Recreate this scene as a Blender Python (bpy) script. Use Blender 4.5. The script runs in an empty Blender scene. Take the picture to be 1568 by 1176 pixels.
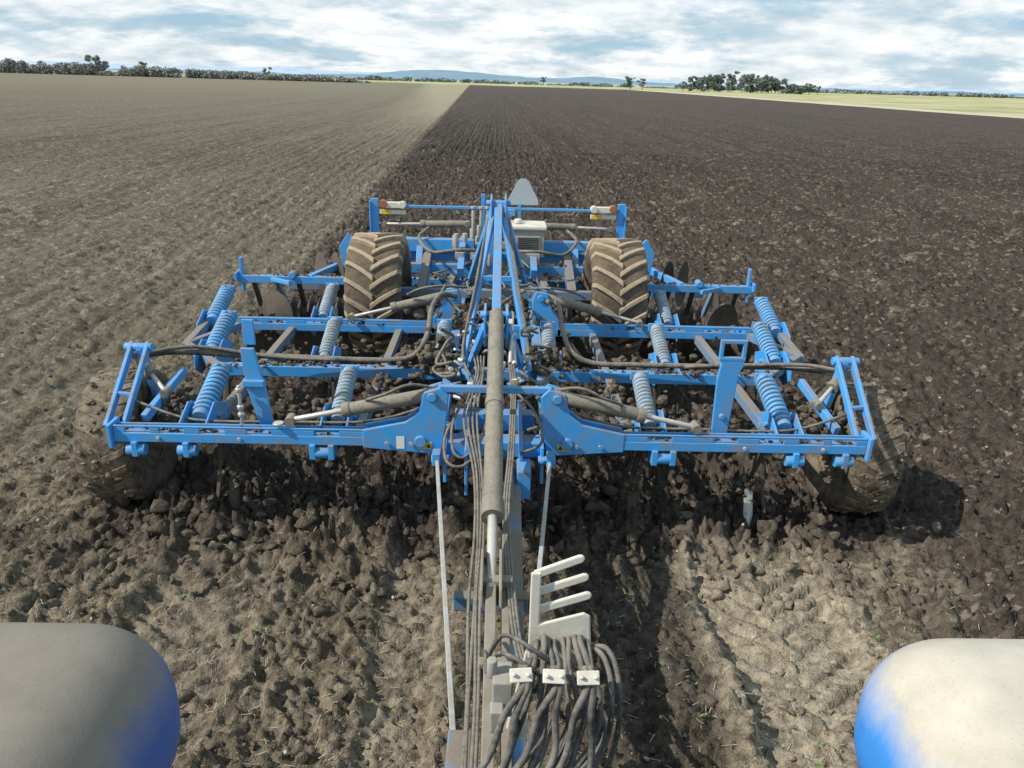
import bpy, bmesh, math, random
import numpy as np
from mathutils import Vector, Matrix, Euler
random.seed(7); rng=np.random.default_rng(7)
scene=bpy.context.scene
COL=scene.collection

# ---------------------------------------------------------------- node helper
class NB:
    def __init__(s,nt): s.nt=nt
    def n(s,t,**kw):
        nd=s.nt.nodes.new(t)
        for k,v in kw.items(): setattr(nd,k,v)
        return nd
    def put(s,sock,v):
        if isinstance(v,bpy.types.NodeSocket): s.nt.links.new(v,sock)
        else: sock.default_value=v
    def m(s,op,a,b=0.0,c=None,clamp=False):
        nd=s.n('ShaderNodeMath',operation=op,use_clamp=clamp)
        s.put(nd.inputs[0],a); s.put(nd.inputs[1],b)
        if c is not None: s.put(nd.inputs[2],c)
        return nd.outputs[0]
    def mix(s,f,a,b,blend='MIX'):
        nd=s.n('ShaderNodeMix',data_type='RGBA',blend_type=blend)
        s.put(nd.inputs[0],f)
        for i,v in ((6,a),(7,b)):
            if isinstance(v,tuple) and len(v)==3: v=(*v,1)
            s.put(nd.inputs[i],v)
        return nd.outputs[2]
    def noise(s,vec,scale,detail=3,rough=.55,dist=0.0):
        nd=s.n('ShaderNodeTexNoise')
        if vec is not None: s.put(nd.inputs['Vector'],vec)
        nd.inputs['Scale'].default_value=scale; nd.inputs['Detail'].default_value=detail
        nd.inputs['Roughness'].default_value=rough; nd.inputs['Distortion'].default_value=dist
        return nd.outputs['Fac']
    def vor(s,vec,scale):
        nd=s.n('ShaderNodeTexVoronoi'); s.put(nd.inputs['Vector'],vec); nd.inputs['Scale'].default_value=scale
        sp=s.n('ShaderNodeSeparateColor'); s.put(sp.inputs[0],nd.outputs['Color'])
        return nd.outputs['Distance'],sp.outputs[0],sp.outputs[1]
    def mr(s,v,a,b,c=0.0,d=1.0):
        nd=s.n('ShaderNodeMapRange'); nd.clamp=True
        s.put(nd.inputs[0],v)
        for i,q in enumerate((a,b,c,d)): nd.inputs[i+1].default_value=q
        return nd.outputs[0]
    def scalev(s,vec,sc):
        nd=s.n('ShaderNodeVectorMath',operation='MULTIPLY'); s.put(nd.inputs[0],vec); nd.inputs[1].default_value=sc
        return nd.outputs[0]
    def bump(s,h,st,dist,normal=None):
        nd=s.n('ShaderNodeBump'); s.put(nd.inputs['Height'],h)
        s.put(nd.inputs['Strength'],st); nd.inputs['Distance'].default_value=dist
        if normal is not None: s.put(nd.inputs['Normal'],normal)
        return nd.outputs['Normal']
def newmat(name):
    m=bpy.data.materials.new(name); m.use_nodes=True; nt=m.node_tree
    b=nt.nodes['Principled BSDF']; return m,NB(nt),b
def coat_mat(name,base,dirt=(.23,.185,.13),amt=.45,scale=7,rough=.45,metal=0.0,up=.35,bump=.25):
    m,q,b=newmat(name)
    g=q.n('ShaderNodeNewGeometry'); P=g.outputs['Position']
    sx=q.n('ShaderNodeSeparateXYZ'); q.put(sx.inputs[0],g.outputs['Normal'])
    n1=q.noise(P,scale,5,.68); n2=q.noise(P,scale*6,3,.6)
    f=q.m('ADD',q.m('MULTIPLY',n1,.75),q.m('MULTIPLY',n2,.35))
    f=q.m('ADD',f,q.m('MULTIPLY',q.m('MAXIMUM',sx.outputs[2],0),up*.35))
    th=.85-.45*amt
    f=q.mr(f,th-.13,th+.13)
    var=q.mix(n1,tuple(c*.8 for c in base),tuple(min(1,c*1.2) for c in base))
    dv=q.mix(n2,tuple(c*.6 for c in dirt),tuple(c*1.25 for c in dirt))
    f=q.m('MULTIPLY',f,min(1,.6+amt*.5))
    q.put(b.inputs['Base Color'],q.mix(f,var,dv))
    q.put(b.inputs['Roughness'],q.mr(f,0,1,rough,.95)); 
    if metal: q.put(b.inputs['Metallic'],q.mr(f,0,1,metal,0))
    q.put(b.inputs['Normal'],q.bump(n2,bump,.004))
    return m
BLUE=coat_mat('blue_paint_dusty',(.05,.34,.76),amt=.48,rough=.38)
BLUED=coat_mat('blue_paint_muddy',(.055,.27,.55),amt=.72,rough=.5)
SPRB=coat_mat('spring_blue',(.10,.38,.70),amt=.46,rough=.5)
SPRG=coat_mat('spring_greyblue',(.28,.40,.50),amt=.5,rough=.5)
STEEL=coat_mat('worn_steel',(.05,.045,.04),dirt=(.10,.078,.058),amt=.7,rough=.6,metal=.2)
BRIGHT=coat_mat('polished_share_steel',(.5,.5,.49),amt=.45,rough=.35,metal=.7)
ROD=coat_mat('chrome_rod',(.62,.6,.56),dirt=(.4,.36,.29),amt=.45,rough=.3,metal=.6)
CYLM=coat_mat('ram_barrel_dusty',(.12,.12,.105),dirt=(.25,.22,.17),amt=.7,rough=.6)
HOSE=coat_mat('rubber_hose',(.045,.045,.043),dirt=(.22,.195,.155),amt=.66,rough=.6)
TONG=coat_mat('drawbar_dust',(.29,.26,.21),dirt=(.21,.18,.135),amt=.5,rough=.7)
RODW=coat_mat('stay_rod_dust',(.42,.45,.47),dirt=(.30,.26,.2),amt=.5,rough=.5)
CREAM=coat_mat('galvanised_cream',(.66,.62,.52),dirt=(.42,.37,.29),amt=.35,rough=.5)
GREY=coat_mat('grey_housing',(.36,.36,.34),dirt=(.32,.28,.22),amt=.6,rough=.6)
TYD=coat_mat('tyre_groove',(.04,.035,.03),dirt=(.14,.105,.07),amt=.75,rough=.9,scale=5)
TYL=coat_mat('tyre_lug_dusty',(.13,.105,.08),dirt=(.37,.29,.195),amt=.92,rough=.9,scale=4,bump=.5)
YEL=coat_mat('yellow_decal',(.75,.5,.03),amt=.2)
WHT=coat_mat('white_decal',(.75,.75,.72),amt=.15)
ORG=coat_mat('amber_lens',(.36,.12,.05),amt=.45,rough=.3)
BLK=coat_mat('black_plastic',(.02,.02,.02),amt=.3)
SIGNB=coat_mat('sign_back_aluminium',(.42,.47,.49),amt=.3,rough=.4)
def mud_mat(name,a,b_,sc=14,dist=.03,st=.9):
    m,q,b=newmat(name); g=q.n('ShaderNodeNewGeometry'); P=g.outputs['Position']
    n=q.noise(P,sc,6,.7); n2=q.noise(P,sc*.25,3); 
    q.put(b.inputs['Base Color'],q.mix(q.mr(n,.35,.65),q.mix(n2,tuple(c*.6 for c in a),a),b_)); b.inputs['Roughness'].default_value=.97; b.inputs['Specular IOR Level'].default_value=.15
    q.put(b.inputs['Normal'],q.bump(n,st,dist)); return m
MUD=mud_mat('tyre_mud',(.10,.078,.058),(.27,.218,.155),12,.02,.9)
MUDG=mud_mat('tyre_mud_dark',(.075,.058,.044),(.215,.172,.122),10,.02,.9)

# ---------------------------------------------------------------- mesh helper
class Part:
    def __init__(s,name,mat,parent=None,bevel=.006):
        s.name=name; s.mat=mat; s.parent=parent; s.bevel=bevel; s.bm=bmesh.new()
    def box(s,c,size,rot=None):
        M=Matrix.Translation(Vector(c))
        if rot is not None: M=M@(rot if isinstance(rot,Matrix) else Euler(rot).to_matrix().to_4x4())
        M=M@Matrix.Diagonal((*size,1)); bmesh.ops.create_cube(s.bm,size=1,matrix=M)
    def beam(s,p1,p2,w,h,ext=0):
        p1=Vector(p1);p2=Vector(p2);d=p2-p1;L=d.length;d.normalize()
        up=Vector((0,0,1)) if abs(d.z)<.95 else Vector((0,1,0))
        x=d.cross(up).normalized(); z=x.cross(d).normalized()
        M=Matrix((x,d,z)).transposed().to_4x4(); M.translation=(p1+p2)/2
        bmesh.ops.create_cube(s.bm,size=1,matrix=M@Matrix.Diagonal((w,L+ext,h,1)))
    def cyl(s,p1,p2,r,r2=None,n=20):
        p1=Vector(p1);p2=Vector(p2);d=p2-p1;L=d.length
        M=d.to_track_quat('Z','Y').to_matrix().to_4x4(); M.translation=(p1+p2)/2
        o=bmesh.ops.create_cone(s.bm,cap_ends=True,segments=n,radius1=r,radius2=r if r2 is None else r2,depth=L,matrix=M)
        for f in {f for v in o['verts'] for f in v.link_faces}:
            if len(f.verts)==4: f.smooth=True
    def tube(s,pts,r,n=8,sub=6):
        P=[Vector(p) for p in pts]
        if sub>1 and len(P)>2:
            Q=[]
            E=[2*P[0]-P[1]]+P+[2*P[-1]-P[-2]]
            for i in range(1,len(E)-2):
                a,b,c,d=E[i-1],E[i],E[i+1],E[i+2]
                for k in range(sub):
                    t=k/sub
                    Q.append(.5*((2*b)+(c-a)*t+(2*a-5*b+4*c-d)*t*t+(3*b-a-3*c+d)*t**3))
            Q.append(P[-1]); P=Q
        rings=[];x=None
        for i,p in enumerate(P):
            d=(P[min(i+1,len(P)-1)]-P[max(i-1,0)]).normalized()
            if x is None:
                x=d.cross(Vector((0,0,1)) if abs(d.z)<.9 else Vector((1,0,0))).normalized()
            else: x=(x-d*x.dot(d)).normalized()
            y=d.cross(x)
            rings.append([s.bm.verts.new(p+r*(math.cos(2*math.pi*k/n)*x+math.sin(2*math.pi*k/n)*y)) for k in range(n)])
        for a,b in zip(rings,rings[1:]):
            for k in range(n):
                f=s.bm.faces.new((a[k],a[(k+1)%n],b[(k+1)%n],b[k])); f.smooth=True
        s.bm.faces.new(rings[0][::-1]); s.bm.faces.new(rings[-1])
    def poly(s,pts,vec):
        vec=Vector(vec); a=[s.bm.verts.new(Vector(p)-vec/2) for p in pts]; b=[s.bm.verts.new(Vector(p)+vec/2) for p in pts]
        n=len(a); s.bm.faces.new(a); s.bm.faces.new(b[::-1])
        for i in range(n): s.bm.faces.new((a[i],b[i],b[(i+1)%n],a[(i+1)%n]))
    def helix(s,p1,p2,R,r,turns,n=7,seg=14):
        p1=Vector(p1);p2=Vector(p2);d=(p2-p1);dn=d.normalized()
        x=dn.cross(Vector((1,0,0))).normalized(); y=dn.cross(x)
        N=int(turns*seg)
        s.tube([p1+d*(i/N)+R*(math.cos(2*math.pi*i/seg)*x+math.sin(2*math.pi*i/seg)*y) for i in range(N+1)],r,n,1)
    def revolve(s,c,prof,n=40,rot=None,jit=0):
        c=Vector(c); rings=[]
        R=rot if rot is not None else Matrix.Identity(3)
        for (x,r) in prof:
            rings.append([s.bm.verts.new(c+R@Vector((x,(r+random.uniform(-jit,jit))*math.cos(2*math.pi*k/n),(r+random.uniform(-jit,jit))*math.sin(2*math.pi*k/n)))) for k in range(n)])
        for a,b in zip(rings,rings[1:]):
            for k in range(n):
                f=s.bm.faces.new((a[k],b[k],b[(k+1)%n],a[(k+1)%n])); f.smooth=True
    def done(s):
        bmesh.ops.recalc_face_normals(s.bm,faces=s.bm.faces)
        me=bpy.data.meshes.new(s.name); s.bm.to_mesh(me); s.bm.free(); me.materials.append(s.mat)
        o=bpy.data.objects.new(s.name,me); COL.objects.link(o)
        if s.parent: o.parent=s.parent
        if s.bevel:
            md=o.modifiers.new('bevel','BEVEL'); md.width=s.bevel; md.segments=2; md.limit_method='ANGLE'; md.angle_limit=math.radians(35)
        return o
def empty(name):
    e=bpy.data.objects.new(name,None); COL.objects.link(e); return e
def mesh_np(name,V,F,mat,parent=None,smooth=False):
    me=bpy.data.meshes.new(name)
    V=np.asarray(V,dtype=np.float32); F=np.asarray(F,dtype=np.int32); k=F.shape[1]
    me.vertices.add(len(V)); me.vertices.foreach_set('co',V.ravel())
    me.loops.add(F.size); me.loops.foreach_set('vertex_index',F.ravel())
    me.polygons.add(len(F)); me.polygons.foreach_set('loop_start',np.arange(0,F.size,k,dtype=np.int32))
    me.polygons.foreach_set('loop_total',np.full(len(F),k,dtype=np.int32))
    if smooth: me.polygons.foreach_set('use_smooth',np.ones(len(F),dtype=bool))
    me.update(calc_edges=True)
    me.materials.append(mat)
    o=bpy.data.objects.new(name,me); COL.objects.link(o)
    if parent: o.parent=parent
    return o

# ---------------------------------------------------------------- ground
def h2(ix,iy,s):
    ix=ix.astype(np.int64); iy=iy.astype(np.int64)
    h=(ix*374761393+iy*668265263+s*974634777)&0xffffffff
    h=((h^(h>>13))*1274126177)&0xffffffff
    return ((h^(h>>16))&0xffffff)/float(0xffffff)
def vn(x,y,s=0):
    ix=np.floor(x);iy=np.floor(y);fx=x-ix;fy=y-iy;fx=fx*fx*(3-2*fx);fy=fy*fy*(3-2*fy)
    a=h2(ix,iy,s);b=h2(ix+1,iy,s);c=h2(ix,iy+1,s);d=h2(ix+1,iy+1,s)
    return (a*(1-fx)+b*fx)*(1-fy)+(c*(1-fx)+d*fx)*fy
def clod(x,y,sc,s,dens=1.0):
    X=x/sc+.5*vn(x/sc*2.1,y/sc*2.1,s+9);Y=y/sc+.5*vn(x/sc*2.1+50,y/sc*2.1,s+8)
    ix=np.floor(X);iy=np.floor(Y);out=np.zeros_like(X)
    for dx in (-1,0,1):
        for dy in (-1,0,1):
            cx=ix+dx;cy=iy+dy
            px=cx+h2(cx,cy,s);py=cy+h2(cx,cy,s+1);r=.3+.5*h2(cx,cy,s+2)
            on=(h2(cx,cy,s+3)<dens); th=h2(cx,cy,s+4)*3.14; c_=np.cos(th);s_=np.sin(th)
            ux=(X-px)*c_+(Y-py)*s_; uy=(-(X-px)*s_+(Y-py)*c_)*1.45
            d=np.maximum(np.abs(ux),np.abs(uy))*.55+np.sqrt(ux*ux+uy*uy)*.5
            tilt=1+.5*(ux*(th/3.14-.5)+uy*(h2(cx,cy,s+6)-.5))*2/r
            out=np.maximum(out,np.where(on,np.clip((1-d/r)*2.2,0,1)*r*tilt,0))
    return out
def ridg(x,y,s): return 1-np.abs(2*vn(x,y,s)-1)
def sst(v,a,b):
    t=np.clip((v-a)/(b-a),0,1); return t*t*(3-2*t)
def masks(X,Y):
    nz=(vn(X*1.1,Y*1.1,5)-.5)*.8
    edge=sst(X+.032*Y+3.3+nz*.6,-.2,.2)
    return edge*np.maximum(sst(Y-5.25+nz*1.3,-.25,.25),sst(X-3.3+nz,-.2,.2))
def height(X,Y):
    t=masks(X,Y); D=np.sqrt(X*X+Y*Y)
    fade=np.clip(1-(D-45)/60,.0,1)
    base=.08*(vn(X*.8,Y*.8,1)-.5)+.05*(vn(X*2.3,Y*2.3,2)-.5)+.025*(vn(X*7,Y*7,3)-.5)
    wob=vn(X*.6,Y*.35,4)*2.2
    cr=.03*(vn(X*25,Y*25,6)-.5)+.024*(vn(X*48,Y*48,16)-.5)
    farc=.05*clod(X,Y,.55,141,.5)*sst(D,9,22)
    rowamp=.25+vn(X*.5,Y*.18,44)
    c1=clod(X,Y,.16,11,.65); c2=clod(X,Y,.08,21,.8); c3=clod(X,Y,.045,25,.8)
    a=base+.018*rowamp*np.sin(2*math.pi*X/.30+wob*.8)+.085*c1+.055*c2+.10*clod(X,Y,.31,31,.30)+.03*c3+cr+farc
    near=sst(-Y,-7.5,-5.0)
    patch=sst(vn(X*.9,Y*.9,37),.35,.75)
    # compressed, cracked and drawn-out surface in front of the machine
    fg=base*1.1+.035*ridg(X*11,Y*8,19)*vn(X*2,Y*2,20)+.035*ridg(X*5+vn(X*2,Y*2,30)*1.5,Y*1.6,17)*ridg(X*2,Y*1.3,57)+(.012+.06*patch)*c1+(.025+.03*patch)*c2+.04*c3+.05*clod(X,Y,.22,61,.10)+cr*1.2
    fg=fg+.030*np.sin(2*math.pi*(X*.96-Y*.10)/.33+wob*1.6)*vn(X*1.2,Y*.8,33)
    lf=base*.9+.024*rowamp*np.sin(2*math.pi*(X+.035*Y)/.48+wob*1.1)+.06*c1+.045*c2+.03*c3+.05*clod(X,Y,.31,31,.2)+cr+farc*.8
    u=lf*(1-near)+fg*near
    for cx,cw in ((2.0,.50),(-2.0,.45),(-.55,.24)):
        nzx=(vn(X*.0,Y*2.2,71)-.5)*.12
        w=sst(cw-np.abs(X-cx-nzx),0,.10)*sst(6.0-Y,0,.4)
        xx=np.abs(X-cx); s_=np.where(X>cx,0,.5)
        lug=np.sin(2*math.pi*((Y-.8*xx)/.24+s_)+vn(X*3,Y*3,14)*1.2)
        k={2.0:1.,-2.0:.6,-.55:.6}[cx]
        u=u*(1-w*.78*k)+w*k*(-.065+.062*sst(lug,-.15,.25)*(.35+.75*vn(X*3.5,Y*3.5,12)))
        u=u+.05*sst(.12-np.abs(np.abs(X-cx-nzx)-cw-.05),0,.1)*sst(6.0-Y,0,.4)*k*vn(X*4,Y*4,15)*1.4
    hv=sst(Y,4.75,5.5)*sst(-Y,-7.5,-6)*sst(2.95-np.abs(X),0,.3)
    heave=hv*(.10*vn(X*2.2,Y*2.2,13)+.13*clod(X,Y,.22,91,.6)+.09*c2+.03)
    return ((a*t+u*(1-t))+heave)*fade
def graded(lo,fine,rate1,mid,rate2,end):
    v=[lo]
    while v[-1]<end:
        y=abs(v[-1]); v.append(v[-1]+max(fine,rate1*y if y<mid else rate2*y))
    return v
ys=[-300,-80,-30,-10,-4,-1,.5,1.5,2.2]+graded(2.7,.016,.0047,42,.04,9000)
xp=graded(0,.018,.0060,42,.05,7000)
xs=np.array([-v for v in xp[:0:-1]]+xp); ys=np.array(ys)
XX,YY=np.meshgrid(xs,ys); xf=XX.ravel(); yf=YY.ravel(); zf=np.zeros_like(xf)
sel=(xf*xf+yf*yf<105**2); zf[sel]=height(xf[sel],yf[sel])
nx,ny=len(xs),len(ys)
V=np.stack([xf,yf,zf],1)
I=np.arange(nx*ny).reshape(ny,nx)
F=np.stack([I[:-1,:-1].ravel(),I[:-1,1:].ravel(),I[1:,1:].ravel(),I[1:,:-1].ravel()],1)

def soil_material(name,is_clod=False):
    m,q,b=newmat(name)
    g=q.n('ShaderNodeNewGeometry'); P=g.outputs['Position']
    s=q.n('ShaderNodeSeparateXYZ'); q.put(s.inputs[0],P); X,Y,Z=s.outputs
    nE=q.noise(P,1.3,3,.6)
    nz=q.m('MULTIPLY',q.m('SUBTRACT',nE,.5),1.4)
    edge=q.mr(q.m('ADD',q.m('ADD',X,q.m('MULTIPLY',Y,.032)),q.m('ADD',3.3,nz)),-.25,.25)
    fr=q.mr(q.m('ADD',Y,q.m('MULTIPLY',nz,1.3)),4.95,5.5); rt=q.mr(q.m('ADD',X,nz),2.95,3.7)
    til=q.m('MULTIPLY',edge,q.m('MAXIMUM',fr,rt))
    nA=q.noise(P,11,5,.7); nC=q.noise(P,.35,3,.6); nB=q.noise(P,70,2,.7)
    nD=q.noise(P,3.4,5,.8)
    rows=q.noise(q.scalev(P,(3.0,.03,1)),1.0,3,.7)
    rowl=q.noise(q.scalev(P,(.5,.012,1)),1.0,2,.6)
    d1,r1,g1=q.vor(P,16); d2,r2,g2=q.vor(P,4.4)
    far=q.mr(Y,12,45)
    sp=q.m('ADD',q.m('ADD',q.m('MULTIPLY',nA,.65),q.m('MULTIPLY',nB,.2)),q.m('MULTIPLY',r1,.15))
    sf=q.m('ADD',q.m('MULTIPLY',nD,.8),q.m('MULTIPLY',r2,.2))
    sp=q.m('ADD',q.m('MULTIPLY',sp,q.m('SUBTRACT',1,q.m('MULTIPLY',far,.65))),q.m('MULTIPLY',sf,q.m('MULTIPLY',far,.65)))
    sp=q.mr(sp,.37,.65)
    pale=q.m('MAXIMUM',q.mr(r1,.88,.93),q.m('MULTIPLY',q.mr(r2,.88,.92),q.mr(Y,9,16)))
    pale=q.m('MULTIPLY',pale,q.mr(g1,.2,.8))
    rw=q.m('MULTIPLY',q.mr(rows,.44,.60,0,.5),q.mr(Y,5,11))
    dark=q.mix(sp,(.026,.0205,.017),(.115,.091,.073))
    dark=q.mix(rw,dark,(.030,.0245,.0205))
    dark=q.mix(q.mr(rowl,.42,.62,0,.3),dark,(.095,.077,.063))
    dark=q.mix(q.m('MULTIPLY',pale,.65),dark,(.27,.225,.17))
    left=q.mix(sp,(.070,.056,.041),(.235,.197,.146))
    left=q.mix(rw,left,(.066,.054,.041))
    left=q.mix(q.mr(rowl,.42,.62,0,.35),left,(.20,.172,.125))
    left=q.mix(q.m('MULTIPLY',pale,.5),left,(.36,.32,.25))
    left=q.mix(q.mr(nC,.45,.62,0,.18),left,(.12,.115,.065))
    fg=q.mix(sp,(.072,.056,.040),(.285,.238,.172))
    fg=q.mix(q.mr(nC,.4,.6,0,.22),fg,(.10,.088,.055))
    fg=q.mix(q.mr(nE,.43,.60,0,.5),fg,(.062,.049,.037))
    shade_strip=q.m('MULTIPLY',q.mr(q.m('ADD',X,nz),.15,.5),q.mr(q.m('ADD',X,nz),1.45,1.25))  # drawbar shadow stripe painted into the soil colour, with loosened dark soil
    fg=q.mix(q.m('MULTIPLY',shade_strip,.8),fg,q.mix(sp,(.032,.026,.021),(.11,.09,.071)))
    tr=q.mr(q.m('ABSOLUTE',q.m('SUBTRACT',q.m('ADD',X,q.m('MULTIPLY',nz,.22)),2.02)),.68,.5)
    fg=q.mix(q.m('MULTIPLY',tr,.85),fg,q.mix(sp,(.17,.138,.098),(.47,.405,.30)))
    tr2=q.mr(q.m('ABSOLUTE',q.m('ADD',q.m('ADD',X,q.m('MULTIPLY',nz,.25)),.55)),.36,.22)
    fg=q.mix(q.m('MULTIPLY',tr2,.55),fg,q.mix(sp,(.14,.112,.08),(.38,.32,.24)))
    tr3=q.mr(q.m('ABSOLUTE',q.m('ADD',q.m('ADD',X,q.m('MULTIPLY',nz,.25)),2.0)),.56,.42)
    fg=q.mix(q.m('MULTIPLY',tr3,.3),fg,q.mix(sp,(.14,.112,.08),(.38,.32,.24)))
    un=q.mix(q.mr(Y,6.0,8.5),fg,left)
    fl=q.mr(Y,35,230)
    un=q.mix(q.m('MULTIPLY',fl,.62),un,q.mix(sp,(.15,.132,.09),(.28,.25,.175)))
    strip=q.m('MULTIPLY',q.mr(q.m('ADD',X,q.m('MULTIPLY',Y,.085)),-6,1),q.mr(Y,20,90))
    un=q.mix(q.m('MULTIPLY',strip,.55),un,(.38,.34,.23))
    dark=q.mix(q.mr(Y,40,500,0,.5),dark,(.10,.083,.073))  # haze over distant tilled soil, painted as a lighter tone
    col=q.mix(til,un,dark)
    xe=q.m('ADD',X,q.m('MULTIPLY',q.m('SUBTRACT',q.noise(P,.03,2),.5),6))
    nG=q.noise(P,.03,4,.6)
    grass=q.mix(q.mr(nG,.35,.65),(.25,.28,.12),(.52,.45,.29))
    trk=q.mix(nD,(.42,.37,.27),(.6,.54,.42))
    col=q.mix(q.mr(xe,84,85),col,trk); col=q.mix(q.mr(xe,93,95),col,grass)
    col=q.mix(q.mr(q.m('ADD',Y,q.m('MULTIPLY',X,.35)),560,600),col,q.mix(q.mr(nG,.4,.6),(.23,.29,.11),(.48,.43,.26)))
    col=q.mix(q.mr(Y,900,3500,0,.8),col,(.30,.37,.42))  # aerial haze painted into the far ground colour
    if is_clod: col=q.mix(.3,col,q.mix(nB,(.075,.06,.046),(.23,.19,.142)))
    q.put(b.inputs['Base Color'],col); b.inputs['Roughness'].default_value=.97
    b.inputs['Specular IOR Level'].default_value=.12
    hh=q.m('ADD',nA,q.m('MULTIPLY',nB,.4))
    n1=q.bump(hh,q.mr(Y,10,60,1,.4),.04)
    if not is_clod:
        n1=q.bump(q.m('ADD',q.m('MULTIPLY',nD,.9),q.m('MULTIPLY',rows,.5)),q.mr(Y,10,35,0,.9),.2,n1)
    q.put(b.inputs['Normal'],n1)
    return m
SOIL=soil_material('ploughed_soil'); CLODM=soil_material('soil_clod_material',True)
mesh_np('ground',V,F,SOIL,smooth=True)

def ico(sub):
    bm=bmesh.new(); bmesh.ops.create_icosphere(bm,subdivisions=sub,radius=1)
    bm.verts.index_update()
    v=np.array([x.co[:] for x in bm.verts]); f=np.array([[a.index for a in t.verts] for t in bm.faces]); bm.free(); return v,f
BV,BF=ico(2)
def rockvar():
    v=BV.copy()
    for _ in range(9):
        n_=rng.normal(size=3);n_/=np.linalg.norm(n_);t=rng.uniform(.35,.75)
        ex=np.clip(v@n_-t,0,None); v=v-ex[:,None]*n_
    return v*(1+.22*(rng.random((len(v),1))-.5))*1.25
def scatter(name,pos,size,mat,flat=(.5,.95),parent=None):
    n=len(pos); nv=len(BV); VV=np.empty((n*nv,3),np.float32)
    vars_=[rockvar() for _ in range(24)]
    for i in range(n):
        a=rng.random()*6.28;c,s_=math.cos(a),math.sin(a)
        v=vars_[i%24]
        v=(v[:,[1,2,0]] if i%3==1 else (v[:,[2,0,1]] if i%3==2 else v))*np.array([1,rng.uniform(.55,1),rng.uniform(*flat)])*size[i]
        VV[i*nv:(i+1)*nv,0]=v[:,0]*c-v[:,1]*s_+pos[i][0]; VV[i*nv:(i+1)*nv,1]=v[:,0]*s_+v[:,1]*c+pos[i][1]; VV[i*nv:(i+1)*nv,2]=v[:,2]+pos[i][2]
    FF=(BF[None]+(np.arange(n)*nv)[:,None,None]).reshape(-1,3)
    return mesh_np(name,VV,FF,mat,parent)
def ground_pts(n,ymax,keep):
    out=[]
    while len(out)<n:
        y=2.8+(ymax-2.8)*rng.random(n)**2.0; x=(rng.random(n)-.5)*2*(1.5+y*.85)
        t=masks(x,y); k=rng.random(n)<keep(x,y,t)
        out+=list(zip(x[k],y[k]))
    out=np.array(out[:n]); z=height(out[:,0],out[:,1]); return np.column_stack([out,z])
P1=ground_pts(11500,26,lambda x,y,t:.35+.65*t)
sz=.008+.030*rng.random(len(P1))**2.8
P2=ground_pts(620,9,lambda x,y,t:np.where((np.abs(y-5.4)<.8)&(np.abs(x)<3.2),1,.03))
s2=.025+.06*rng.random(len(P2))**1.8
scatter('soil_clods',np.vstack([P1,P2]),np.concatenate([sz,s2]),CLODM)
stone=coat_mat('pale_stone',(.46,.43,.37),amt=.5,rough=.9)
P3=ground_pts(700,30,lambda x,y,t:.3+.7*t); scatter('field_stones',P3+[0,0,.010],.006+.014*rng.random(len(P3))**2,stone)
straw=coat_mat('dry_straw',(.45,.38,.25),amt=.4,rough=.9)
P4=ground_pts(3000,14,lambda x,y,t:1-.85*t); SV=[];SF=[]
for i,p in enumerate(P4):
    a=rng.random()*6.28;L=rng.uniform(.010,.04);w=.002;d=np.array([math.cos(a),math.sin(a),rng.uniform(-.2,.5)])*L;n_=np.array([-math.sin(a),math.cos(a),0])*w
    c=p+[0,0,.008]; SV+= [c-d-n_,c-d+n_,c+d+n_,c+d-n_]; SF.append([4*i,4*i+1,4*i+2,4*i+3])
mesh_np('straw_litter',SV,SF,straw)
weed=coat_mat('weed_leaf',(.14,.23,.06),dirt=(.16,.15,.06),amt=.4,rough=.6)
P5=ground_pts(190,13,lambda x,y,t:1-.93*t); SV=[];SF=[];k=0
for p in P5:
    L0=rng.uniform(.012,.04)
    for j in range(rng.integers(3,9)):
        a=rng.random()*6.28;L=L0*rng.uniform(.5,1.2);w=L*.25
        d=np.array([math.cos(a)*L,math.sin(a)*L,rng.uniform(.2,1)*L]);n_=np.array([-math.sin(a),math.cos(a),0])*w
        c=p+[rng.normal()*.01,rng.normal()*.01,.012]; SV+=[c,c+d*.5+n_,c+d,c+d*.5-n_]; SF.append([k,k+1,k+2,k+3]);k+=4
mesh_np('weeds',SV,SF,weed)

# ---------------------------------------------------------------- cultivator
CU=empty('cultivator')
fb=Part('front_frame_beam',BLUE,CU); 
def slotbeam(p,y,z,x0,x1,slots,h=.075):
    xm=(x0+x1)/2;w=abs(x1-x0)
    p.box((xm,y,z),(w,.10,h))
    a,b_=min(x0,x1),max(x0,x1)
    zt=z+h/2
    p.box((xm,y-.04,zt+.052),(w,.016,.016)); 
    cuts=sorted(slots); prev=a
    for c in cuts+[None]:
        e=b_ if c is None else c-.09
        if e-prev>.01: p.box(((e+prev)/2,y-.04,zt+.021),(e-prev,.014,.046))
        if c is not None: prev=c+.09
    p.box((xm,y+.042,zt+.02),(w,.014,.05))
for s in (-1,1):
    slotbeam(fb,5.3,.955,s*.95,s*2.83,[s*v for v in (1.25,1.75,2.1,2.4,2.65)])
    for yy in (5.26,5.37):
        fb.poly([(s*.40,yy,.86),(s*.98,yy,.905),(s*.98,yy,1.05),(s*.66,yy,1.12),(s*.56,yy,1.2),(s*.52,yy,1.36),(s*.40,yy,1.40),(s*.34,yy,1.34),(s*.36,yy,1.1)],(0,.03,0))
    fb.cyl((s*.46,5.22,1.33),(s*.46,5.41,1.33),.035); fb.cyl((s*.55,5.22,.97),(s*.55,5.41,.97),.045)
    for x in (2.68,2.30,1.36,1.22): fb.box((s*x,5.30,.865),(.045,.15,.12)); 
    for x in (2.68,2.30,1.29): fb.cyl((s*(x-.07),5.27,.85),(s*(x+.07),5.27,.85),.045)
    fb.box((s*2.845,5.3,.97),(.03,.17,.19))
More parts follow.
